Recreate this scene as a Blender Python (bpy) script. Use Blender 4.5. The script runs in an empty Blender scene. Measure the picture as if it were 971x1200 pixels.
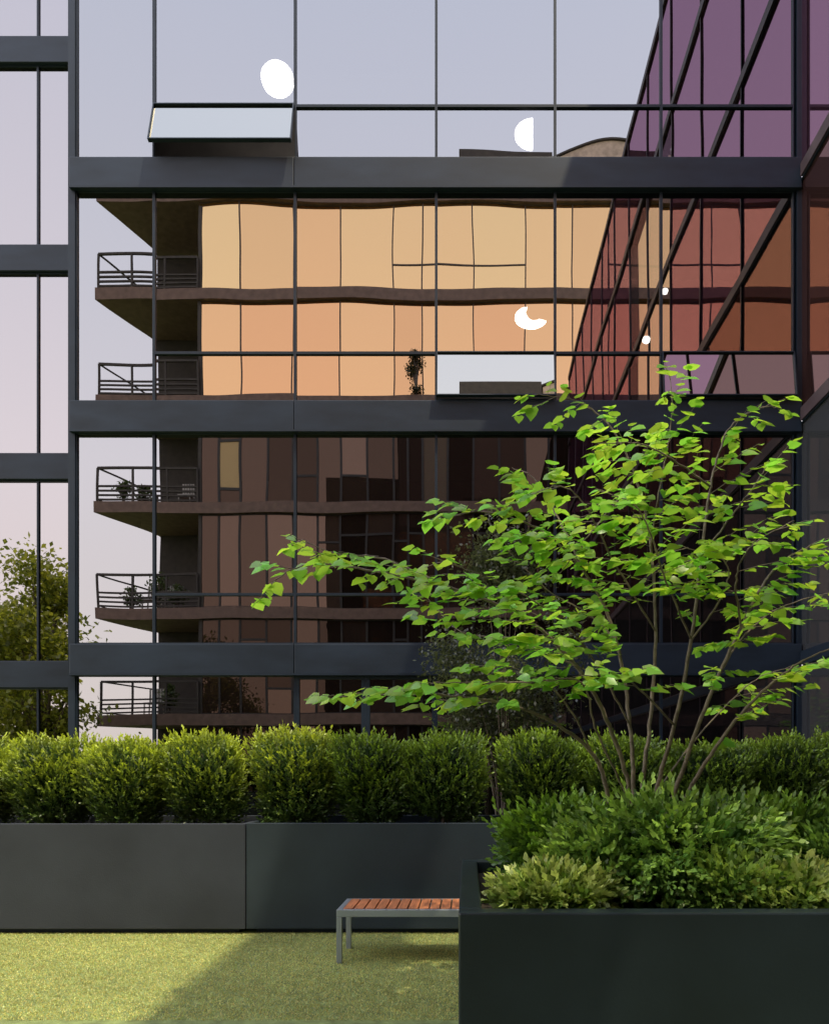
import bpy, math, random
import numpy as np
from mathutils import Vector, Matrix
random.seed(7); rng=np.random.default_rng(11)
F=850.0; EYE=1.64; VX=548.0; HY=900.0
def X_(px,Y): return (px-VX)/F*Y
def Z_(py,Y): return EYE+(HY-py)/F*Y
def W(px,py,Y): return np.array([X_(px,Y),Y,Z_(py,Y)])
scene=bpy.context.scene
COL=scene.collection
# ---------------------------------------------------------------- materials
def newmat(n):
    m=bpy.data.materials.new(n); m.use_nodes=True; m.node_tree.nodes.clear(); return m,m.node_tree.nodes,m.node_tree.links
def solid(n,c,rough=0.5,metal=0,var=0.25,scale=3.0,bump=0.0,bscale=60,spec=0.5,stretch=(1,1,1)):
    m,N,L=newmat(n)
    o=N.new('ShaderNodeOutputMaterial'); p=N.new('ShaderNodeBsdfPrincipled')
    p.inputs['Roughness'].default_value=rough; p.inputs['Metallic'].default_value=metal
    p.inputs['Specular IOR Level'].default_value=spec
    g=N.new('ShaderNodeNewGeometry'); mp=N.new('ShaderNodeMapping'); mp.inputs['Scale'].default_value=stretch
    L.new(g.outputs['Position'],mp.inputs['Vector'])
    t=N.new('ShaderNodeTexNoise'); t.inputs['Scale'].default_value=scale; t.inputs['Detail'].default_value=6
    L.new(mp.outputs[0],t.inputs['Vector'])
    r=N.new('ShaderNodeValToRGB')
    r.color_ramp.elements[0].position=0.3; r.color_ramp.elements[1].position=0.7
    r.color_ramp.elements[0].color=(c[0]*(1-var),c[1]*(1-var),c[2]*(1-var),1)
    r.color_ramp.elements[1].color=(c[0]*(1+var),c[1]*(1+var),c[2]*(1+var),1)
    L.new(t.outputs['Fac'],r.inputs[0]); L.new(r.outputs[0],p.inputs['Base Color'])
    if bump>0:
        t2=N.new('ShaderNodeTexNoise'); t2.inputs['Scale'].default_value=bscale; t2.inputs['Detail'].default_value=3
        L.new(g.outputs['Position'],t2.inputs['Vector'])
        b=N.new('ShaderNodeBump'); b.inputs['Strength'].default_value=bump; b.inputs['Distance'].default_value=0.01
        L.new(t2.outputs['Fac'],b.inputs['Height']); L.new(b.outputs[0],p.inputs['Normal'])
    L.new(p.outputs[0],o.inputs[0]); return m
def glass(n,tint,trans=0.1,wave=0.0035,wscale=0.55,rough=0.0,base=None):
    m,N,L=newmat(n)
    o=N.new('ShaderNodeOutputMaterial'); g=N.new('ShaderNodeBsdfGlossy'); g.inputs['Roughness'].default_value=rough
    g.inputs['Color'].default_value=(*tint[:3],1)
    geo=N.new('ShaderNodeNewGeometry'); oi=N.new('ShaderNodeObjectInfo')
    mm=N.new('ShaderNodeMath'); mm.operation='MULTIPLY'; mm.inputs[1].default_value=37.0
    L.new(oi.outputs['Random'],mm.inputs[0])
    va=N.new('ShaderNodeVectorMath'); va.operation='ADD'
    L.new(geo.outputs['Position'],va.inputs[0]); L.new(mm.outputs[0],va.inputs[1])
    t=N.new('ShaderNodeTexNoise'); t.inputs['Scale'].default_value=wscale; t.inputs['Detail'].default_value=0.5
    L.new(va.outputs[0],t.inputs['Vector'])
    b=N.new('ShaderNodeBump'); b.inputs['Strength'].default_value=1; b.inputs['Distance'].default_value=wave
    L.new(t.outputs['Fac'],b.inputs['Height']); L.new(b.outputs[0],g.inputs['Normal'])
    tr=N.new('ShaderNodeBsdfTransparent')
    if base:
        tr=N.new('ShaderNodeBsdfDiffuse'); tr.inputs['Color'].default_value=(*base[:3],1)
    mx=N.new('ShaderNodeMixShader'); mx.inputs[0].default_value=trans
    L.new(g.outputs[0],mx.inputs[1]); L.new(tr.outputs[0],mx.inputs[2]); L.new(mx.outputs[0],o.inputs[0]); return m
def emis(n,c,s):
    m,N,L=newmat(n); o=N.new('ShaderNodeOutputMaterial'); e=N.new('ShaderNodeEmission')
    e.inputs[0].default_value=(*c[:3],1); e.inputs[1].default_value=s; L.new(e.outputs[0],o.inputs[0]); return m
def leafmat(n,transl=0.45,gloss=0.08,grough=0.4):
    m,N,L=newmat(n); o=N.new('ShaderNodeOutputMaterial')
    a=N.new('ShaderNodeAttribute'); a.attribute_name='leafcol'
    d=N.new('ShaderNodeBsdfDiffuse'); t=N.new('ShaderNodeBsdfTranslucent'); g=N.new('ShaderNodeBsdfGlossy'); g.inputs['Roughness'].default_value=grough
    hs=N.new('ShaderNodeHueSaturation'); hs.inputs['Hue'].default_value=0.485; hs.inputs['Saturation'].default_value=1.05; hs.inputs['Value'].default_value=1.3
    L.new(a.outputs['Color'],d.inputs['Color']); L.new(a.outputs['Color'],hs.inputs['Color']); L.new(hs.outputs[0],t.inputs['Color'])
    m1=N.new('ShaderNodeMixShader'); m1.inputs[0].default_value=transl
    L.new(d.outputs[0],m1.inputs[1]); L.new(t.outputs[0],m1.inputs[2])
    m2=N.new('ShaderNodeMixShader'); m2.inputs[0].default_value=gloss
    L.new(m1.outputs[0],m2.inputs[1]); L.new(g.outputs[0],m2.inputs[2]); L.new(m2.outputs[0],o.inputs[0]); return m

G=0.235
M_frame=solid('frame metal',(0.012,0.020,0.034),0.45,0.0,0.15,spec=0.25)
M_band=solid('band metal',(0.013,0.021,0.036),0.5,0.0,0.3,1.2,spec=0.26,stretch=(1,1,3))
M_glass=glass('facade glass',(G*0.98,G*0.985,G*1.03),0.06,0.0045)
M_glassL=glass('pale glass',(G*1.05,G*1.0,G*1.03),0.03,0.003)
M_vent=glass('vent glass',(G*1.25,G*1.22,G*1.12),0.03,0.001)
M_room=solid('dark room',(0.045,0.038,0.034),0.8)
M_bronzeA=[glass('bronze glass a%d'%i,(1.05*k,0.68*k*q,0.325*k*q),0.05,0.006,0.5,base=(0.3,0.2,0.1)) for i,(k,q) in enumerate(((1.0,1),(0.94,0.96),(1.0,1.05),(0.98,0.92)))]
M_bronzeB=[glass('bronze glass b%d'%i,(1.02*k,0.60*k*q,0.29*k*q),0.05,0.006,0.5,base=(0.3,0.18,0.1)) for i,(k,q) in enumerate(((1.0,1),(0.93,0.95),(1.0,1.05),(0.97,0.92)))]
M_bronzeDim=[glass('dim bronze glass %d'%i,(0.155*k,0.098*k,0.072*k),0.4,0.004,0.4,base=(0.088*k,0.056*k,0.042*k)) for i,k in enumerate((0.9,0.4,1.3,0.65,0.5))]  # darkened bronze glass; the dim mirrored facade is put into its tint
M_tan=glass('curtained glass',(0.15,0.1,0.07),0.8,0.002,0.4,base=(0.60,0.42,0.20))
M_tan2=glass('half curtained glass',(0.13,0.08,0.06),0.6,0.002,0.4,base=(0.22,0.16,0.115))
M_slab=solid('balcony concrete',(0.185,0.115,0.088),0.8)
M_aframe=solid('bronze window frame',(0.085,0.055,0.04),0.6)
M_dframe=solid('dark window frame',(0.03,0.022,0.018),0.6)
M_dark=solid('dark recess',(0.06,0.048,0.04),0.8)
M_wingband=solid('wing band mirrored tone',(0.075,0.052,0.06),0.5,spec=0.3)  # brown cast of the bands' mirror image is put into their colour
M_wingtop=glass('plum glass',(0.43,0.245,0.345),0.15,0.004,base=(0.13,0.06,0.10))
M_wingmid=glass('wine glass',(0.30,0.18,0.18),0.2,0.004,base=(0.11,0.055,0.055))
M_winglow=glass('dark glass',(0.13,0.11,0.12),0.25,0.002,base=(0.05,0.045,0.05))
M_winggrey=glass('grey reflection glass',(0.30,0.31,0.35),0.3,0.003,base=(0.12,0.125,0.14))  # greyish reflection painted into the glass colour
M_sungap=glass('sun gap glass',(0.25,0.15,0.2),0.55,0.002)  # see-through pane for the added sun gap in the wing
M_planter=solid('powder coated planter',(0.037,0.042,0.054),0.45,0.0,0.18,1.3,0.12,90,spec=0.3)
M_planterShade=solid('shade toned planter',(0.026,0.037,0.048),0.4,0.0,0.22,1.3,0.12,90,spec=0.35)  # planter metal darkened and cooled; the wing's shadow is put into the colour
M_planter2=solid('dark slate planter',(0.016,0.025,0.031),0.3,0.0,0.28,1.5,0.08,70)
M_soil=solid('soil',(0.035,0.025,0.018),0.95,0,0.5,25,0.8,40)
M_turf=solid('turf',(0.18,0.225,0.075),0.9,0,0.35,9,1.0,160)
M_steel=solid('bench steel',(0.34,0.38,0.42),0.35,0.5,0.08)
M_wood=solid('bench wood',(0.42,0.15,0.06),0.5,0,0.35,9,0.2,60,stretch=(4,0.5,1))
M_bark=solid('bark',(0.17,0.135,0.105),0.85,0,0.4,18,0.8,60)
M_leaf=leafmat('redbud leaf',0.5,0.06,0.35)
M_hedge=leafmat('hedge leaf',0.3,0.05,0.45)
M_lamp=emis('lamp glow',(1,0.95,0.88),26)
M_core=solid('dark shrub core',(0.012,0.022,0.008),0.95,0,0.6,30,1,50,spec=0.1)
M_pale=solid('pale render',(0.55,0.42,0.33),0.8)
# ---------------------------------------------------------------- mesh helpers
class MB:
    def __init__(s): s.v=[]; s.f=[]
    def box(s,x0,x1,y0,y1,z0,z1):
        b=len(s.v); s.v+=[(x0,y0,z0),(x1,y0,z0),(x1,y1,z0),(x0,y1,z0),(x0,y0,z1),(x1,y0,z1),(x1,y1,z1),(x0,y1,z1)]
        s.f+=[tuple(b+i for i in q) for q in ((0,3,2,1),(4,5,6,7),(0,1,5,4),(1,2,6,5),(2,3,7,6),(3,0,4,7))]; return s
    def prism(s,poly,z0,z1):
        b=len(s.v); n=len(poly)
        s.v+=[(x,y,z0) for x,y in poly]+[(x,y,z1) for x,y in poly]
        s.f.append(tuple(b+i for i in reversed(range(n)))); s.f.append(tuple(b+n+i for i in range(n)))
        for i in range(n): j=(i+1)%n; s.f.append((b+i,b+j,b+n+j,b+n+i))
        return s
    def beam(s,p,q,r):
        p=Vector(p);q=Vector(q); d=(q-p).normalized(); u=d.cross(Vector((0,0,1)))
        if u.length<1e-3: u=Vector((1,0,0))
        u.normalize(); w=d.cross(u)
        b=len(s.v)
        for c in (p,q):
            for a,e in ((-1,-1),(1,-1),(1,1),(-1,1)): s.v.append(tuple(c+u*a*r+w*e*r))
        s.f+=[tuple(b+i for i in q) for q in ((0,1,2,3),(7,6,5,4),(0,4,5,1),(1,5,6,2),(2,6,7,3),(3,7,4,0))]; return s
    def tube(s,pts,rad,n=6):
        pts=[np.array(p,float) for p in pts]; b=len(s.v)
        for i,p in enumerate(pts):
            d=pts[min(i+1,len(pts)-1)]-pts[max(i-1,0)]; d/=np.linalg.norm(d)+1e-9
            u=np.cross(d,[0.3,1,0.1]); u/=np.linalg.norm(u)+1e-9; w=np.cross(d,u)
            for k in range(n):
                a=2*math.pi*k/n; s.v.append(tuple(p+rad[i]*(u*math.cos(a)+w*math.sin(a))))
        for i in range(len(pts)-1):
            for k in range(n):
                k2=(k+1)%n; s.f.append((b+i*n+k,b+i*n+k2,b+(i+1)*n+k2,b+(i+1)*n+k))
        return s
    def obj(s,name,mat,parent=None,bevel=0,smooth=False,loc=None):
        me=bpy.data.meshes.new(name); me.from_pydata(s.v,[],s.f); me.materials.append(mat)
        if smooth: me.polygons.foreach_set('use_smooth',[True]*len(me.polygons))
        me.update(); o=bpy.data.objects.new(name,me); COL.objects.link(o)
        if bevel: 
            md=o.modifiers.new('b','BEVEL'); md.width=bevel; md.segments=2; md.limit_method='ANGLE'
        if parent: o.parent=parent
        if loc: o.location=loc
        return o
def empty(name,loc=(0,0,0)):
    e=bpy.data.objects.new(name,None); e.location=loc; e.empty_display_size=0.2; COL.objects.link(e); return e
def tag(o,label,cat,group=None):
    o['label']=label; o['category']=cat
    if group: o['group']=group
    return o
def window(parent,cx,cy,ztop,w,h,mat,fw=0.021,rotz=0,tilt=0,fd=0.035,fm=None):
    m=MB(); m.v=[(-w/2+0.003,0,-h+0.003),(w/2-0.003,0,-h+0.003),(w/2-0.003,0,-0.003),(-w/2+0.003,0,-0.003)]; m.f=[(0,1,2,3)]
    o=m.obj('window',mat,parent); o.location=(cx,cy,ztop); o.rotation_euler=(tilt,0,rotz)
    g=MB(); y0,y1=-fd,0.03; e=0.001
    g.box(-w/2+e,w/2-e,y0,y1,-fw,-e); g.box(-w/2+e,w/2-e,y0,y1,-h+e,-h+fw)
    g.box(-w/2+e,-w/2+fw,y0,y1,-h+fw,-fw); g.box(w/2-fw,w/2-e,y0,y1,-h+fw,-fw)
    g.obj('window_frame',fm or M_frame,o)
    return o
HB=[1.79+4.0*k for k in range(-1,9)]
BT=0.252
def P(o,par):
    o.parent=par; o.matrix_parent_inverse=Matrix.Translation(-Vector(par.location))
    return o
# ---------------------------------------------------------------- main facade
Y0=12.0
office=empty('office_building',(0,Y0,0))
tag(office,'glass office building with dark metal floor bands and mirrored windows','building')
root=office
cols=[90,181,346,511,650,774,929]
cx=[X_(p,Y0) for p in cols]
XL=X_(82,Y0); XR=5.5
for k,h in enumerate(HB[:5]):
    z=EYE+h; Yf=Y0-0.10
    x0=X_(81,Yf); xm=cx[2]
    P(MB().box(x0,xm-0.004,Yf,Y0+0.25,z-BT*0.985,z+BT*0.985).obj('floor_band',M_band,None,0.012),root)
    P(MB().box(xm+0.004,XR-0.02,Yf,Y0+0.25,z-BT*0.985,z+BT*0.985).obj('floor_band',M_band,None,0.012),root)
    P(MB().box(x0+0.01,XR-0.03,Yf-0.02,Yf+0.1,z-BT-0.02,z-BT+0.012).obj('band_lip',M_frame),root)
for k in range(4):
    zb=EYE+HB[k]+BT+0.005; zt=EYE+HB[k+1]-BT-0.005
    tr=[None,Z_(697,Y0),Z_(414.5,Y0),Z_(125.5,Y0)][k]
    for i in range(6):
        w=cx[i+1]-cx[i]; c=(cx[i]+cx[i+1])/2
        if i==0: P(window(None,c,Y0,zt,w,zt-zb,M_glass),root); continue
        if k==0:
            if i in(2,):
                n=2
                for j in range(n): P(window(None,cx[i]+w*(j+.5)/n,Y0,zt,w/n,zt-zb,M_glass,0.07),root)
            else: P(window(None,c,Y0,zt,w,zt-zb,M_glass),root)
            continue
        P(window(None,c,Y0,zt,w,zt-tr,M_glass),root)
        tilt=0; mt=M_glass; hh_=tr-zb
        if (k,i) in ((3,1),(2,3),(2,5)): tilt={(3,1):-0.27,(2,3):-0.142,(2,5):-0.14}[(k,i)]; mt=M_vent; hh_=0.80 if k==3 else 0.785
        o=window(None,c,Y0-(0.05 if tilt else 0),tr-(0.005 if tilt else 0),w-(0.01 if tilt else 0),hh_,mt,0.018 if tilt else 0.021,0,tilt); P(o,root)
        if tilt:
            o['label']='top-hinged vent window pushed open'
            P(MB().box(cx[i]+0.03,cx[i+1]-0.03,Y0-0.02,Y0+0.1,zb,zb+0.05).obj('window_sill',M_frame),root)
P(MB().box(XL,cx[0],Y0-0.06,Y0+0.3,-3,36).obj('corner_post',M_frame),root)
P(MB().box(cx[-1]+0.04,XR-0.03,Y0-0.05,Y0+0.3,-3,36).obj('corner_post',M_frame),root)
P(MB().box(XL,XR,14.4,14.5,-3,36).obj('interior_wall',M_room),root)
P(MB().box(XR-0.02,XR+0.1,Y0+0.31,14.39,-3,36).obj('interior_wall',M_room),root)
for h in HB[:5]:
    P(MB().box(XL+.11,XR-.03,Y0+0.31,14.39,EYE+h-0.1,EYE+h+0.1).obj('interior_floor',M_room),root)
ztop5=EYE+HB[4]+BT
P(MB().box(XL+.01,XR-.04,Y0,Y0+0.2,ztop5+0.01,35.5).obj('upper_wall',M_winglow),root)
P(MB().box(XL+0.01,XL+0.1,Y0+0.3,20,-3,35.5).obj('side_wall',M_band),root)
# ---------------------------------------------------------------- recessed left wing
Y1=14.0
ann=empty('glass_annex',(-8.5,Y1,0)); tag(ann,'recessed glass annex with pale mirrored panes and dark bands','building')
le=[-12.3,-11.3,-10.3,-9.3,-8.28,-7.645,-7.0]
for k in range(5):
    z=EYE+HB[k]
    P(MB().box(-14,-6.6,Y1-0.1,Y1+0.3,z-BT,z+BT).obj('floor_band',M_band,None,0.01),ann)
for k in range(5):
    zb=EYE+HB[k]+BT+0.005; zt=EYE+HB[k+1]-BT-0.005
    for i in range(len(le)-1):
        P(window(None,(le[i]+le[i+1])/2,Y1,zt,le[i+1]-le[i],zt-zb,M_glassL,0.018),ann)
P(MB().box(-14,-6.6,Y1+0.35,Y1+0.5,-3,30).obj('interior_wall',M_room),ann)
# ---------------------------------------------------------------- side wing (right)
wing=empty('side_wing',(XR,0,0)); tag(wing,'tall side wing with plum tinted glass and dark bands','building')
WT=23.0; yend=-15.8
ny=11; ys=np.linspace(Y0-0.03,yend,ny+1)
zs=[EYE+h for h in HB[:6]]+[WT]
SUN_GAP={(3,3),(3,4),(4,4),(4,3)}  # panes made see-through so sun reaches the tree past the wing
WB=0.11
for k in range(len(zs)-1):
    zb=zs[k]+WB; zt=zs[k+1]-WB
    for j in range(ny):
        w=abs(ys[j+1]-ys[j])
        mt=(M_winggrey if j==0 else M_winglow) if k<2 else (M_wingmid if k<3 else M_wingtop)  # tint changes by storey and column to imitate what the glass mirrors
        if (k,j) in SUN_GAP: mt=M_sungap
        else: P(MB().box(XR+0.05,XR+0.3,ys[j+1]+0.001,ys[j]-0.001,zb-WB+0.001,zt+WB-0.001).obj('core_wall',M_dark),wing)
        P(window(None,XR,(ys[j]+ys[j+1])/2,zt,w,zt-zb,mt,0.02,-math.pi/2,fm=M_wingband if j>0 else M_frame),wing)
for z in zs:
    P(MB().box(XR-0.06,XR+0.04,yend,Y0-0.13,z-WB+.005,min(z+WB-.005,WT+0.1)).obj('floor_band',M_wingband if z>5 else M_band),wing)
P(MB().box(XR+3,XR+3.2,yend,Y0-0.3,-3,18).obj('gap_screen',M_wingmid),wing)  # added screen hiding sky behind the sun gap, kept below the sun's path
# ---------------------------------------------------------------- building across the court (seen mirrored)
apt=empty('apartment_building',(0,-18,0)); tag(apt,'apartment building with bronze glass and railed corner balconies','building')
ZF=40.0; yf=24-ZF; yb=yf-4; XE=12.0
sl=[222,337,462,587,712,837,962]
slz=[EYE+(HY-p)/F*ZF for p in sl]
poly=[(-20.5,yf),(XE,yf),(XE,yf-8),(-18.9,yf-8),(-18.9,yb)][::-1]
for z in slz: P(MB().prism(poly,z-0.62,z).obj('balcony_slab',M_slab),apt)
P(MB().box(-18.8,-14.9,yb-0.2,yb,-5,slz[0]-0.8).obj('recess_wall',M_dark),apt)
P(MB().box(-14.9,-14.7,yb,yf-0.2,-5,slz[0]-0.8).obj('return_wall',M_dark),apt)
P(MB().box(-14.9,XE-.1,yf-0.9,yf-0.7,-5,slz[0]-0.8).obj('core_wall',M_dark),apt)
xs=[-14.9]
pat=[2.3,2.9,2.6,3.0,1.6,2.8,2.9,2.6,3.1,3.0]
for q in pat: xs.append(min(xs[-1]+q,XE-0.1))
for k in range(len(slz)-1):
    zt=slz[k]-0.63; zb=slz[k+1]+0.01
    for j in range(len(pat)):
        w=xs[j+1]-xs[j]
        if w<0.2: continue
        mt=random.choice((M_bronzeA,M_bronzeB)[k]) if k<2 else random.choice(M_bronzeDim)
        xc=xs[j]+w/2
        if k<2:
            if k==0 and j in (4,5,6):
                f=0.7
                P(window(None,xc,yf-0.25,zt,w,(zt-zb)*f,mt,0.035,math.pi,fm=M_aframe),apt)
                P(window(None,xc,yf-0.25,zt-(zt-zb)*f,w,(zt-zb)*(1-f),mt,0.035,math.pi,fm=M_aframe),apt)
            else: P(window(None,xc,yf-0.25,zt,w,zt-zb,mt,0.035,math.pi,fm=M_aframe),apt)
            continue
        for q in (0.25,0.75):
            mt=random.choice(M_bronzeDim)
            xx=xs[j]+w*q; r_=random.random()
            if (k,j,q)==(2,0,0.75):
                P(window(None,xx,yf-0.25,zt,w/2,(zt-zb)*0.35,mt,0.07,math.pi,fm=M_dframe),apt)
                P(window(None,xx,yf-0.25,zt-(zt-zb)*0.35,w/2,(zt-zb)*0.5,M_tan,0.07,math.pi,fm=M_dframe),apt)
                P(window(None,xx,yf-0.25,zt-(zt-zb)*0.85,w/2,(zt-zb)*0.15,mt,0.07,math.pi,fm=M_dframe),apt)
            elif r_<0.4:
                f=random.choice((0.22,0.3,0.72))
                m2=random.choice(M_bronzeDim+[M_tan2])
                P(window(None,xx,yf-0.25,zt,w/2,(zt-zb)*f,mt,0.06,math.pi,fm=M_dframe),apt)
                P(window(None,xx,yf-0.25,zt-(zt-zb)*f,w/2,(zt-zb)*(1-f),m2,0.06,math.pi,fm=M_dframe),apt)
            else: P(window(None,xx,yf-0.25,zt,w/2,zt-zb,mt,0.06,math.pi,fm=M_dframe),apt)
for k in range(1,len(slz)):
    z=slz[k]; m=MB()
    A=(-20.35,yf-0.1);B=(-14.9,yf-0.1);C=(-18.95,yb+0.1)
    for hh in (0.12,0.36,0.6,0.84,1.8):
        r=0.045 if hh<1 else 0.06
        m.beam((A[0],A[1],z+hh),(B[0],B[1],z+hh),r)
        if hh>1 or hh<0.2: m.beam((A[0],A[1],z+hh),(C[0],C[1],z+hh),r*0.6)
    for t in np.linspace(0,1,4):
        x=A[0]+(B[0]-A[0])*t; m.beam((x,A[1],z),(x,A[1],z+1.8),0.05)
    m.beam((C[0],C[1],z),(C[0],C[1],z+1.8),0.05)
    P(m.obj('balcony_railing',M_dark),apt)
def canopy(xa,xb,h0,h1,th,Zv,mat,nm):
    m=MB(); n=16; yv=24-Zv
    top=[(xa+(xb-xa)*i/n, EYE+h0+(h1-h0)*math.sin(math.pi*(0.12+0.76*i/n))) for i in range(n+1)]
    for yy in (yv,yv-5):
        for x,z in top: m.v.append((x,yy,z))
        for x,z in top: m.v.append((x,yy,z-th))
    N1=n+1
    for i in range(n):
        m.f.append((i,i+1,N1+i+1,N1+i)); m.f.append((2*N1+i,3*N1+i,3*N1+i+1,2*N1+i+1))
        m.f.append((i,2*N1+i,2*N1+i+1,i+1)); m.f.append((N1+i,N1+i+1,3*N1+i+1,3*N1+i))
    P(m.obj(nm,mat),apt)
Zv=44
canopy(5.2,12.5,36.6,38.25,0.12,Zv,M_dark,'roof_canopy')
canopy(5.3,12.4,36.47,38.12,5.5,Zv+0.12,M_pale,'penthouse_wall')
P(MB().box(-0.6,5.2,24-Zv-2,24-Zv,EYE+31.9,EYE+37.45).obj('penthouse_wall',M_dark),apt)
# ---------------------------------------------------------------- lamps inside
def lamp(px,py,Y,outline,label):
    c=W(px,py,Y); e=empty('pendant_lamp',tuple(c)); tag(e,label,'lamp','pendant lamps behind the glass')
    s=Y/F; pts=[(x*s,-y*s) for x,y in outline]; n=len(pts); m=MB()
    m.v=[(x,-0.02,z) for x,z in pts]+[(x,0.03,z) for x,z in pts]
    m.f=[tuple(range(n)),tuple(reversed(range(n,2*n)))]+[(k,n+k,n+(k+1)%n,(k+1)%n) for k in range(n)]
    m.obj('lamp_shade',M_lamp,e)
    top=max(z for x,z in pts)
    MB().beam((0,0.01,top-0.01),(0,0.01,top+0.5),0.004).obj('lamp_cord',M_frame,e)
def ell(rx,ry,a0=0,a1=360,n=40,rot=0):
    out=[]
    full=(a1-a0)>=360
    for k in range(n):
        a=math.radians(a0+(a1-a0)*k/(n if full else n-1)); x=rx*math.cos(a); y=ry*math.sin(a); r=math.radians(rot)
        out.append((x*math.cos(r)-y*math.sin(r),x*math.sin(r)+y*math.cos(r)))
    return out
lamp(325,92,12.5,ell(18.5,22,rot=-25),'round glowing pendant lamp hanging behind the glass')
lamp(624,157,12.5,ell(21,18,90,270),'half-round glowing lamp shade cut off flat behind glass')
bite=[(4+10*math.cos(math.radians(a)),-6+10*math.sin(math.radians(a))) for a in range(215,35,-20)]
lamp(622,372,12.6,ell(19,13,20,245)+bite,'crescent-cut oval glowing pendant lamp behind glass')
lamp(779,341,12.6,ell(3.5,3,n=16),'tiny glowing ceiling lamp behind the tinted glass'); lamp(757,398,12.6,ell(4.5,4,n=16),'tiny glowing ceiling lamp behind the tinted glass')
# ---------------------------------------------------------------- ground
g=MB(); g.v=[(-400,-400,0),(400,-400,0),(400,400,0),(-400,400,0)]; g.f=[(0,1,2,3)]
go=g.obj('ground',M_turf); go['kind']='structure'
nb=150000
bx=rng.uniform(-5.2,0.1,nb); by=rng.uniform(4.7,7.2,nb); a=rng.uniform(0,2*math.pi,nb)
hh=rng.uniform(0.005,0.015,nb); wv=0.0032; lx=rng.normal(0,0.006,nb); ly=rng.normal(0,0.006,nb)
V=np.zeros((nb,3,3)); V[:,0]=np.stack([bx-wv*np.cos(a),by-wv*np.sin(a),np.full(nb,0.001)],1)
V[:,1]=np.stack([bx+wv*np.cos(a),by+wv*np.sin(a),np.full(nb,0.001)],1); V[:,2]=np.stack([bx+lx,by+ly,hh],1)
def mesh_np(name,V,fsize,faces,mat,cols=None,smooth=False):
    V=V.reshape(-1,3).astype(np.float32); me=bpy.data.meshes.new(name)
    me.vertices.add(len(V)); me.vertices.foreach_set('co',V.ravel())
    nf=len(faces); me.loops.add(nf*fsize); me.loops.foreach_set('vertex_index',faces.ravel().astype(np.int32))
    me.polygons.add(nf); me.polygons.foreach_set('loop_start',np.arange(0,nf*fsize,fsize,dtype=np.int32))
    me.polygons.foreach_set('loop_total',np.full(nf,fsize,dtype=np.int32))
    me.update(calc_edges=True)
    if cols is not None:
        at=me.attributes.new('leafcol','FLOAT_COLOR','POINT'); c4=np.ones((len(V),4),np.float32); c4[:,:3]=cols; at.data.foreach_set('color',c4.ravel())
    me.materials.append(mat); me.validate(); o=bpy.data.objects.new(name,me); COL.objects.link(o); return o
patch=1+0.12*np.sin(bx*2.1+by*1.3)*np.sin(by*2.7-bx*0.8)+0.06*np.sin(bx*7+1)*np.sin(by*9)
k=(rng.uniform(0.65,1.35,nb)*patch)[:,None]*np.array([[0.46,0.49,0.16]]); k[:,0]*=rng.uniform(0.8,1.3,nb)
o=mesh_np('grass',V,3,np.arange(nb*3).reshape(nb,3),leafmat('turf blade',0.2,0.03),np.repeat(k,3,0)); o['kind']='stuff'
# ---------------------------------------------------------------- long planters
YW=7.14; seam=X_(287.5,YW)
def trough(name,x0,x1,y0,y1,z0,z1,t,mat,label,bv=0.006):
    e=empty(name,((x0+x1)/2,y0,0)); tag(e,label,'planter')
    m=MB(); m.box(x0,x1,y0,y0+t,z0,z1); m.box(x0,x1,y1-t,y1,z0,z1); m.box(x0,x0+t,y0+t,y1-t,z0,z1); m.box(x1-t,x1,y0+t,y1-t,z0,z1)
    P(m.obj('planter_wall',mat,None,bv),e)
    P(MB().box(x0+t,x1-t,y0+t,y1-t,z0,z1-0.09).obj('soil',M_soil),e)
    P(MB().box(x0+0.08,x1-0.08,y0+0.08,y1-0.1,0,z0).obj('plinth',M_frame),e)
    return e
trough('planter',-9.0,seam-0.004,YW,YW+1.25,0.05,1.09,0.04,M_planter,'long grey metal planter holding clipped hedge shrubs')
trough('planter',seam+0.004,6.0,YW+0.01,YW+1.25,0.05,1.095,0.04,M_planterShade,'long metal planter behind the slatted bench, shade put into its colour')
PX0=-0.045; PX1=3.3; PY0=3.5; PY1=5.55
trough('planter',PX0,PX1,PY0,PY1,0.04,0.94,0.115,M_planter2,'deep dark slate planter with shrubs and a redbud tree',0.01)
# ---------------------------------------------------------------- bench
b0=-1.10; b1=0.45; by0=6.07; by1=6.60; bz=0.45
bench=empty('bench',((b0+b1)/2,(by0+by1)/2,0)); tag(bench,'backless bench with orange wood slats on grey steel frame','bench')
t=0.045
m=MB(); m.box(b0,b1,by0,by0+t,bz-0.06,bz); m.box(b0,b1,by1-t,by1,bz-0.06,bz); m.box(b0,b0+t,by0+t,by1-t,bz-0.06,bz); m.box(b1-t,b1,by0+t,by1-t,bz-0.06,bz)
m.box((b0+b1)/2-.02,(b0+b1)/2+.02,by0+t,by1-t,bz-0.06,bz-0.025)
P(m.obj('bench_frame',M_steel,None,0.004),bench)
for x in (b0,b1-t):
    for y in (by0,by1-t): P(MB().box(x,x+t,y,y+t,0,bz-0.061).obj('leg',M_steel,None,0.003),bench)
m=MB(); n=16; sw=(b1-b0-2*t)/n
for i in range(n):
    x=b0+t+sw*i; m.box(x+0.006,x+sw-0.006,by0+t+0.002,by1-t-0.002,bz-0.02,bz+0.006)
P(m.obj('seat',M_wood,None,0.003),bench)
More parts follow.
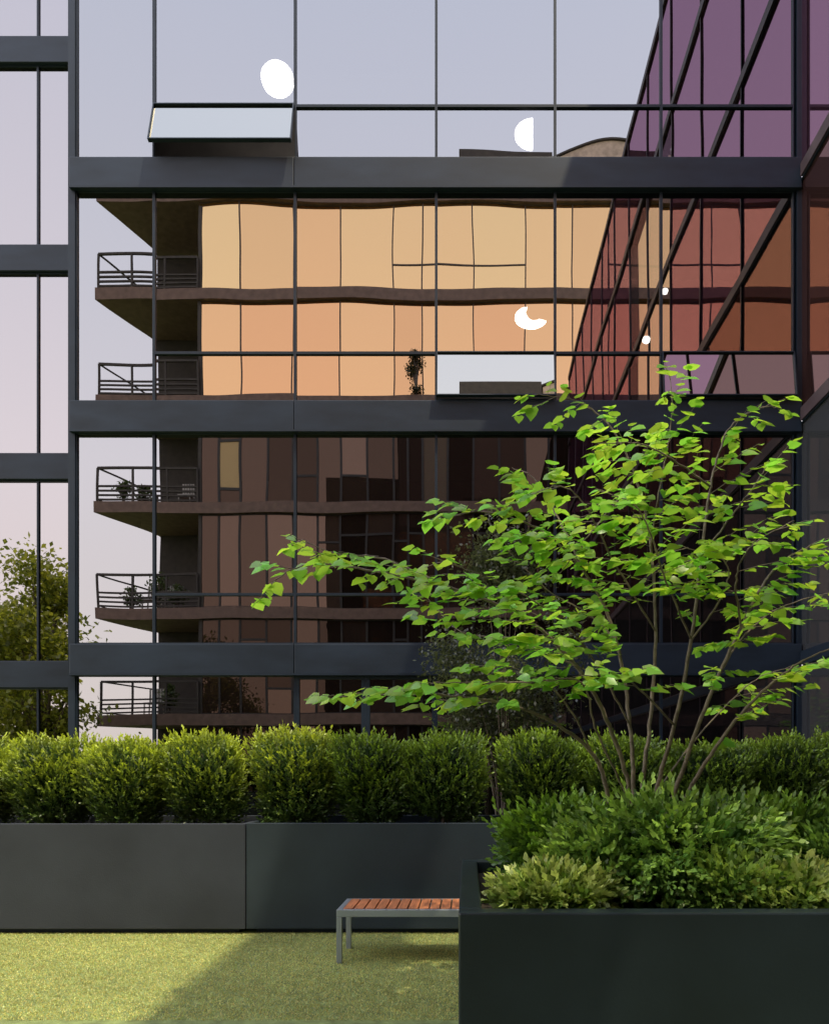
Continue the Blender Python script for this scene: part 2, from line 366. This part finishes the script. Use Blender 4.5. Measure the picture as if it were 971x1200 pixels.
# ---------------------------------------------------------------- foliage helpers
def norm(a): return a/(np.linalg.norm(a,axis=-1,keepdims=True)+1e-9)
TL=np.array([[0,0,0],[0.5,0,-0.03],[1.0,0,-0.18],[-0.10,0.26,0.05],[0.22,0.47,0.06],[0.62,0.33,-0.02],[-0.10,-0.26,0.05],[0.22,-0.47,0.06],[0.62,-0.33,-0.02]])
TF=np.array([[0,1,4,3],[1,2,5,4],[0,6,7,1],[1,7,8,2]])
SL=np.array([[0,0,0],[0.5,0.5,0.08],[1,0,0],[0.5,-0.5,0.08]]); SF=np.array([[0,3,2,1]])
def leaves(name,pos,dirs,nrm,size,width,cols,mat,T=TL,TFc=TF):
    n=len(pos); d=norm(dirs); s=norm(np.cross(nrm,d)); u=np.cross(d,s)
    size=np.asarray(size).reshape(-1,1,1)*np.ones((n,1,1)); 
    V=pos[:,None,:]+size*(T[None,:,0:1]*d[:,None,:]+width*T[None,:,1:2]*s[:,None,:]+T[None,:,2:3]*u[:,None,:])
    F_=(TFc[None]+ (np.arange(n)*len(T))[:,None,None]).reshape(-1,TFc.shape[1])
    return mesh_np(name,V,TFc.shape[1],F_,mat,np.repeat(cols,len(T),0))
def crom(pts,n=8):
    pts=[np.array(p,float) for p in pts]; P_=[2*pts[0]-pts[1]]+pts+[2*pts[-1]-pts[-2]]; out=[]
    for i in range(1,len(P_)-2):
        for j in range(n):
            t=j/n; a,b,c,d=P_[i-1],P_[i],P_[i+1],P_[i+2]
            out.append(0.5*((2*b)+(-a+c)*t+(2*a-5*b+4*c-d)*t*t+(-a+3*b-3*c+d)*t**3))
    out.append(pts[-1]); return np.array(out)
# ---------------------------------------------------------------- redbud tree
tree=empty('redbud_tree',tuple(W(745,1044,4.6))); tag(tree,'multi-stemmed redbud tree with bright heart-shaped leaves in a planter','tree')
TB=MB(); LP=[];LD=[];LN=[];LS=[]
B=[
 ([(732,1044,4.6),(714,940,4.6),(695,885,4.55),(650,848,4.45),(590,824,4.3),(510,814,4.2),(440,812,4.1),(385,816,4.05)],0.58,0.85),
 ([(738,1044,4.6),(738,940,4.55),(718,860,4.45),(675,780,4.3),(610,722,4.2),(530,690,4.1),(430,668,4.0),(360,662,3.95),(318,682,3.9)],0.45,1.0),
 ([(530,690,4.1),(450,655,4.25),(395,650,4.3),(355,632,4.3)],0.25,0.75),
 ([(742,1044,4.65),(742,930,4.7),(738,850,4.75),(722,750,4.8),(685,670,4.8),(630,620,4.7),(570,600,4.6),(515,606,4.5)],0.45,1.05),
 ([(685,670,4.8),(650,600,5.0),(625,560,5.1),(600,548,5.2)],0.2,0.9),
 ([(745,1044,4.7),(752,930,4.8),(762,840,4.9),(768,740,5.0),(762,640,5.1),(745,560,5.1),(715,500,5.1),(675,470,5.1),(632,462,5.0)],0.5,1.0),
 ([(762,640,5.1),(775,560,5.0),(787,490,5.0),(785,440,5.0)],0.1,1.0),
 ([(750,1044,4.7),(768,930,4.7),(790,850,4.6),(810,750,4.5),(822,650,4.5),(832,570,4.6),(852,505,4.6),(890,478,4.6),(915,478,4.6)],0.5,1.0),
 ([(755,1044,4.6),(790,930,4.45),(830,820,4.3),(868,735,4.2),(905,670,4.2),(950,640,4.1),(1010,630,4.1)],0.45,0.85),
 ([(755,1044,4.6),(800,940,4.5),(850,860,4.4),(905,800,4.3),(960,765,4.2),(1020,750,4.1)],0.5,0.65),
 ([(738,850,4.75),(700,780,4.5),(660,730,4.2),(600,690,3.95),(540,665,3.8),(490,645,3.75)],0.3,0.95),
 ([(768,740,5.0),(720,660,4.7),(690,600,4.5),(660,570,4.4),(620,580,4.3)],0.2,1.0),
 ([(810,750,4.5),(780,680,4.2),(760,620,4.0),(740,590,3.9),(700,575,3.9)],0.25,1.0),
 ([(822,650,4.5),(860,600,4.4),(890,560,4.3),(900,540,4.3)],0.1,0.9),
 ([(830,820,4.3),(860,760,4.4),(900,720,4.6),(950,700,4.7),(1000,690,4.8)],0.3,0.7),
 ([(868,735,4.2),(862,680,4.0),(880,640,3.9),(930,610,3.9)],0.2,0.85),
 ([(695,885,4.55),(660,820,4.4),(620,790,4.3),(570,775,4.2)],0.4,0.8),
 ([(790,850,4.6),(740,800,4.2),(700,790,4.0),(650,770,3.9)],0.35,0.85),
 ([(738,940,4.55),(700,860,4.2),(680,800,4.0),(620,800,3.9),(560,800,3.85),(500,800,3.85)],0.5,0.75),
 ([(768,930,4.7),(820,860,5.0),(880,800,5.2),(930,780,5.3)],0.55,0.7),
 ([(745,560,5.1),(720,590,4.9),(680,640,4.7),(650,680,4.6)],0.25,0.9),
 ([(810,750,4.5),(845,700,4.2),(850,660,4.1),(800,640,4.0)],0.25,0.9),
 ([(832,570,4.6),(790,540,4.4),(750,520,4.3),(700,520,4.2)],0.15,0.9),
 ([(675,780,4.3),(600,750,4.6),(540,740,4.8),(500,700,4.9)],0.3,0.6),
 ([(722,750,4.8),(690,720,5.0),(640,690,5.1),(590,640,5.1)],0.25,0.8),
]
for bi,(pl,st,dens) in enumerate(B):
    pts=[W(*p) for p in pl]; c=crom(pts,9); n=len(c)
    c[3:-1]+=rng.normal(0,0.0025,(n-4,3))
    main=pl[0][1]>1000
    r0=0.017 if main else 0.007
    TB.tube(c,np.linspace(r0,0.0022,n),7)
    L=np.cumsum(np.r_[0,np.linalg.norm(np.diff(c,axis=0),axis=1)]); tot=L[-1]
    step=0.088/dens; s=tot*st; side=1
    while s<tot:
        i=min(np.searchsorted(L,s),n-1); p=c[i]; d=norm(c[min(i+1,n-1)]-c[max(i-1,0)])
        hor=norm(np.cross(d,[0,0,1.0])); side=-side
        frac=(s-tot*st)/(tot*(1-st)+1e-6)
        ln=random.uniform(0.2,0.6)*(1.15-0.6*frac)
        td=norm(d*random.uniform(0.4,1.0)*np.array([1,1,0.35])+hor*side*random.uniform(0.5,1.2)+np.array([0,0,random.uniform(-0.05,0.07)]))
        m_=max(3,int(ln/0.055)); tp=[p+td*ln*q/m_+np.array([0,0,-0.06*ln*(q/m_)**2])+rng.normal(0,0.004,3) for q in range(m_+1)]
        TB.tube(tp,np.linspace(0.0024,0.001,m_+1),4)
        for q in range(1,m_+1):
            for sd in ((1,-1) if random.random()<0.25 else (random.choice((1,-1)),)):
                h2=norm(np.cross(td,[0,0,1.0]))
                ld=norm(td*0.7+h2*sd*random.uniform(0.3,1.0)+np.array([0,0,random.uniform(-0.45,0.08)]))
                nn=norm(np.array([rng.normal(0,0.4),rng.normal(-0.3,0.4),1.0]))
                LP.append(tp[q]+np.array([0,0,-0.008])); LD.append(ld); LN.append(nn); LS.append(random.uniform(0.05,0.112)*(1.0 if q<m_ else 0.8))
        s+=step*random.uniform(0.6,1.4)
P(TB.obj('trunk',M_bark,None,0,True),tree)
LP=np.array(LP);LD=np.array(LD);LN=np.array(LN);LS=np.array(LS); n=len(LP)
kk=rng.uniform(0.65,1.4,n)[:,None]; base=np.array([[0.26,0.50,0.06]])
cl=base*kk; cl[:,0]*=rng.uniform(0.7,1.35,n)
print('redbud leaves',n)
P(leaves('crown',LP,LD,LN,LS,1.05,cl,M_leaf),tree)
# ---------------------------------------------------------------- generic shrub
def corebody(c,r,vase,power):
    nu,nv=20,12; m=MB()
    for j in range(nv+1):
        th=math.pi*j/nv
        for i in range(nu):
            ph=2*math.pi*i/nu; d=np.array([math.sin(th)*math.cos(ph),math.sin(th)*math.sin(ph),math.cos(th)])
            rr=(np.sum(np.abs(d)**power))**(-1/power)*random.uniform(0.85,1.05)
            p=d*rr; ta=1-vase*(1-(p[2]+1)/2); q=p*np.array(r)*0.64; q[:2]*=ta
            m.v.append(tuple(np.array(c)+np.array([0,0,r[2]])+q))
    for j in range(nv):
        for i in range(nu): i2=(i+1)%nu; m.f.append((j*nu+i,(j+1)*nu+i,(j+1)*nu+i2,j*nu+i2))
    return m
def shrub(name,c,r,ns,ls,lw,col,tipcol,label,cat,group=None,lump=0.18,vase=0.0,power=2.0,stems=7,mat=None,up=0.5,core=True,sl_=0.12,per=9,open_=0.35):
    e=empty(name,(c[0],c[1],c[2])); tag(e,label,cat,group)
    c=np.array(c,float); H=r[2]*2
    K=22; kd=norm(rng.normal(0,1,(K,3))); 
    d=norm(rng.normal(0,1,(ns,3))*(np.array([1,1,1.0]) if power<3 else np.array([1.2,1.0,1.0])))
    near=np.max(d@kd.T,axis=1)
    rr=(np.sum((np.abs(d))**power,axis=1))**(-1/power)
    fr=rng.uniform(0.0,1,ns)**0.22
    rad=rr*(1-lump+lump*1.6*np.clip((near-0.75)/0.25,0,1))*fr*(1+rng.normal(0,0.03,ns))
    p=d*rad[:,None]; zz=(p[:,2]+1)/2; ta=1-vase*(1-np.clip(zz,0,1))
    p=p*(np.array(r)-sl_*0.5); p[:,0]*=ta; p[:,1]*=ta
    anc=c+np.array([0,0,r[2]])+p
    keep=anc[:,2]>c[2]; anc=anc[keep]; d=d[keep]; zz=zz[keep]; fr=fr[keep]; n=len(anc)
    sd=norm(d*np.array([1,1,0.6])*0.7+rng.normal(0,0.35,(n,3))+np.array([0,0,up]))
    sln=rng.uniform(0.6,1.3,n)*sl_; tone=rng.uniform(0.65,1.35,n)
    t=np.tile(np.linspace(0.05,1,per),n); A=np.repeat(anc,per,0); D=np.repeat(sd,per,0); SLN=np.repeat(sln,per)
    N2=n*per; perp=norm(np.cross(D,rng.normal(0,1,(N2,3))))
    pos=A+D*(t*SLN)[:,None]
    dr=norm(D*0.75+perp*np.repeat([[0.8]],N2,0)*(1.15-t)[:,None]); nn=norm(np.cross(dr,perp)+rng.normal(0,0.35,(N2,3)))
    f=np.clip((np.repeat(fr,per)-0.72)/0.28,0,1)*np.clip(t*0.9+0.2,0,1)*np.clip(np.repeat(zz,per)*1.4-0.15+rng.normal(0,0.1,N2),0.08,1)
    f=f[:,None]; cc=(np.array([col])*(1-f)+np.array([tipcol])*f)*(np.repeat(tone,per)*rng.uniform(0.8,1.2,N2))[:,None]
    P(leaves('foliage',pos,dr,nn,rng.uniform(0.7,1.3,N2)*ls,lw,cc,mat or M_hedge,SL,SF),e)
    if core: P(corebody(c,r,vase,power).obj('dark_core',M_core),e)  # added solid dark blob that stops views through the shrub
    m=MB()
    for i in range(stems):
        a=random.uniform(0,2*math.pi); q=random.uniform(0.2,0.75)
        tip=c+np.array([math.cos(a)*r[0]*q,math.sin(a)*r[1]*q,H*random.uniform(0.6,0.85)])
        mid=c+np.array([math.cos(a)*r[0]*q*0.35,math.sin(a)*r[1]*q*0.35,H*0.3])
        m.tube(crom([c+np.array([random.uniform(-.03,.03),random.uniform(-.03,.03),-0.03]),mid,tip],4),np.linspace(0.012,0.003,9),5)
    P(m.obj('stems',M_bark),e)
    return e
hx=[-20,66,152,243,346,434,522,634,728,828,920,1010]
for i,px in enumerate(hx):
    Yh=7.75+random.uniform(-0.06,0.06); topy=866+random.uniform(-5,6)+ (5 if i>4 else 0)
    H=Z_(topy,Yh)-1.0
    leaf_shade=1.0 if i<5 else 0.78  # right-hand shrubs get the wing's shade painted into their leaf colour
    shrub('hedge_shrub',(X_(px,Yh)+random.uniform(-.02,.02),Yh,1.0),(0.455+random.uniform(-.03,.03),0.43,H/2),2700,0.036,0.5,(0.045*leaf_shade,0.10*leaf_shade,0.022*leaf_shade),(0.50*leaf_shade*leaf_shade,0.60*leaf_shade,0.055*leaf_shade),
      'clipped evergreen hedge shrub with yellow-green tips in metal planter' if i<5 else 'clipped hedge shrub with shade put into its leaf colour','shrub','clipped hedge shrubs in the long planter',0.22,0.32,5.5,10,None,0.8,True,0.11,9)
Zs=0.86
def ps(px,py_top,Y,rx,ry,n,ls,lw,col,tip,label,**k):
    zt=Z_(py_top,Y); shrub('planter_shrub',(X_(px,Y),Y,Zs-0.05),(rx,ry,(zt-Zs+0.05)/2),n,ls,lw,col,tip,label,'shrub',**k)
ps(790,938,4.25,0.54,0.45,1800,0.046,0.58,(0.07,0.17,0.03),(0.36,0.56,0.10),'spreading yew shrub with soft green sprigs under the tree',lump=0.6,sl_=0.2,up=0.0,per=12)
ps(668,948,4.85,0.45,0.42,1500,0.045,0.6,(0.05,0.13,0.02),(0.26,0.46,0.05),'dark green low shrub beside the planter edge',lump=0.5,sl_=0.14,up=0.3)
ps(652,1024,3.90,0.28,0.22,850,0.045,0.6,(0.12,0.22,0.03),(0.52,0.60,0.16),'low yellow-green shrub at the planter corner',lump=0.5,sl_=0.11,up=0.3)
ps(925,1022,3.90,0.34,0.24,850,0.045,0.6,(0.12,0.22,0.03),(0.50,0.58,0.16),'low yellow-green shrub near the planter front',lump=0.5,sl_=0.11,up=0.3)
ps(905,940,4.8,0.55,0.45,1500,0.045,0.55,(0.05,0.13,0.02),(0.24,0.42,0.05),'dark green shrub behind the yew',lump=0.5,sl_=0.16)
ps(770,952,5.0,0.45,0.35,1000,0.042,0.5,(0.05,0.11,0.02),(0.17,0.32,0.05),'dark green shrub around the tree stems',lump=0.4)
ps(1040,960,4.3,0.5,0.45,1000,0.045,0.5,(0.05,0.12,0.025),(0.22,0.40,0.07),'green shrub at the planter end',lump=0.3)
ps(705,985,4.2,0.32,0.28,900,0.048,0.6,(0.07,0.16,0.03),(0.32,0.50,0.08),'small soft green shrub in the planter',lump=0.5,sl_=0.15,up=0.2)
ps(850,1006,3.95,0.28,0.24,800,0.045,0.6,(0.08,0.17,0.03),(0.36,0.52,0.09),'small soft green shrub in the planter',lump=0.5,sl_=0.14,up=0.2)
# ---------------------------------------------------------------- generic background tree
def simple_tree(name,base,H,R,nl,ls,col,tip,label,th=0.35,mat=None,tr=0.04,cat='tree'):
    e=empty(name,tuple(base)); tag(e,label,cat); base=np.array(base,float)
    m=MB(); cs=[]
    for i in range(22):
        a=random.uniform(0,2*math.pi); f=random.uniform(th,1.0); q=R*random.uniform(0.3,0.95)*math.sin(math.pi*min(0.95,max(0.12,(f-th)/(1-th)*0.85+0.1)))
        tip_=base+np.array([math.cos(a)*q,math.sin(a)*q,H*f]); mid=base+np.array([math.cos(a)*q*0.3,math.sin(a)*q*0.3,H*f*0.6])
        m.tube(crom([base,mid,tip_],5),np.linspace(tr,tr*0.15,11),6); cs.append(tip_)
    P(m.obj('trunk',M_bark,None,0,True),e)
    cs=np.array(cs); pos=cs[rng.integers(0,len(cs),nl)]+rng.normal(0,1,(nl,3))*np.array([R*0.2,R*0.2,H*0.045])
    dr=norm(rng.normal(0,1,(nl,3))); nn=norm(rng.normal(0,.6,(nl,3))+np.array([0,0,1]))
    f=rng.uniform(0,1,nl)[:,None]; cc=np.array([col])*(1-f)+np.array([tip])*f
    P(leaves('crown',pos,dr,nn,rng.uniform(.7,1.3,nl)*ls,0.6,cc,mat or M_leaf,SL,SF),e)
simple_tree('maple_tree',(X_(590,8.7),8.7,0.0),4.3,0.85,16000,0.05,(0.035,0.045,0.02),(0.10,0.12,0.045),'small dark bronze-green maple behind the hedge',0.40,tr=0.012)
simple_tree('court_tree',(-18.7,-4,0),10.8,3.0,14000,0.26,(0.10,0.15,0.02),(0.46,0.50,0.07),'leafy tree mirrored in the pale glass',0.2,tr=0.12)
simple_tree('court_tree',(-22.5,-9,0),8.6,4.0,12000,0.3,(0.09,0.12,0.02),(0.42,0.43,0.06),'leafy tree in the court beyond the balconies',0.15,tr=0.12)
simple_tree('potted_conifer',(X_(487,ZF),yf-0.13,slz[2]),2.4,0.6,1500,0.13,(0.03,0.035,0.015),(0.09,0.09,0.03),'small dark potted evergreen on an apartment balcony',0.1,tr=0.04,cat='plant')
for (x,k,h) in ((-19.3,3,1.3),(-18.2,3,1.0),(-17.4,4,2.0),(-16.3,4,1.3),(-18.9,4,1.2),(-16.8,5,1.6)):
    simple_tree('potted_plant',(x,yf-0.7,slz[k]),h,0.55,500,0.16,(0.05,0.09,0.02),(0.16,0.2,0.06),'leafy potted plant on an apartment balcony',0.3,tr=0.04,cat='plant')
M_white=solid('pale chair',(0.5,0.45,0.4),0.6)
for (x,k) in ((-18.0,4),(-16.9,4),(-17.8,5),(-16.0,3)):
    z=slz[k]; e=empty('balcony_chair',(x,yf-1.2,z)); tag(e,'pale slatted chair standing on an apartment balcony','chair','balcony chairs')
    MB().box(-0.4,0.4,-0.4,0.4,0.65,0.73).obj('seat',M_white,e)
    m=MB()
    for q in range(5): m.box(-0.38+q*0.16,-0.28+q*0.16,-0.42,-0.36,0.74,1.55)
    m.obj('backrest',M_white,e)
    for a,b in ((-.35,-.35),(.35,-.35),(.35,.35),(-.35,.35)): MB().box(a-.03,a+.03,b-.03,b+.03,0,0.64).obj('leg',M_white,e)
# ---------------------------------------------------------------- light
S=Vector((1,-0.8,3.05)).normalized()
sun=bpy.data.lights.new('sun','SUN'); sun.energy=5; sun.angle=math.radians(0.5); sun.color=(1,0.88,0.62)
so=bpy.data.objects.new('sun',sun); so.rotation_euler=S.to_track_quat('Z','Y').to_euler(); COL.objects.link(so)
w=bpy.data.worlds.new('World'); scene.world=w; w.use_nodes=True; N=w.node_tree.nodes; L=w.node_tree.links
bg=N['Background']; sky=N.new('ShaderNodeTexSky'); sky.sky_type='NISHITA'; sky.sun_disc=False
sky.sun_elevation=math.asin(S.z); sky.sun_rotation=math.atan2(S.x,S.y); sky.dust_density=4
tc=N.new('ShaderNodeTexCoord'); sp=N.new('ShaderNodeSeparateXYZ'); L.new(tc.outputs['Generated'],sp.inputs[0])
rp=N.new('ShaderNodeValToRGB'); L.new(sp.outputs['Z'],rp.inputs[0])
el=rp.color_ramp.elements; el[0].position=0.05; el[0].color=(1.0,0.88,0.80,1); el[1].position=0.85; el[1].color=(0.64,0.70,0.86,1)
e2=el.new(0.35); e2.color=(0.97,0.91,0.93,1); e3=el.new(0.60); e3.color=(0.80,0.80,0.88,1)
mr=N.new('ShaderNodeMapRange'); L.new(sp.outputs['Y'],mr.inputs['Value'])
mr.inputs['From Min'].default_value=0; mr.inputs['From Max'].default_value=0.8; mr.inputs['To Min'].default_value=23.0; mr.inputs['To Max'].default_value=30.0
vm=N.new('ShaderNodeVectorMath'); vm.operation='SCALE'; L.new(mr.outputs[0],vm.inputs['Scale']); L.new(rp.outputs[0],vm.inputs[0])
mx=N.new('ShaderNodeMix'); mx.data_type='RGBA'; mx.inputs['Factor'].default_value=0.88
L.new(sky.outputs[0],mx.inputs['A']); L.new(vm.outputs[0],mx.inputs['B'])
L.new(mx.outputs['Result'],bg.inputs[0]); bg.inputs[1].default_value=0.15
# ---------------------------------------------------------------- camera
cam=bpy.data.cameras.new('camera'); co=bpy.data.objects.new('camera',cam); COL.objects.link(co)
co.location=(0,0,EYE); co.rotation_euler=(math.pi/2,0,0)
cam.sensor_fit='HORIZONTAL'; cam.sensor_width=36; cam.lens=F/971*36
cam.shift_x=-(VX-485.5)/971; cam.shift_y=(HY-600)/971; cam.clip_end=2000; cam.clip_start=0.05
scene.camera=co
scene.view_settings.view_transform='Standard'; scene.view_settings.look='None'; scene.view_settings.exposure=0
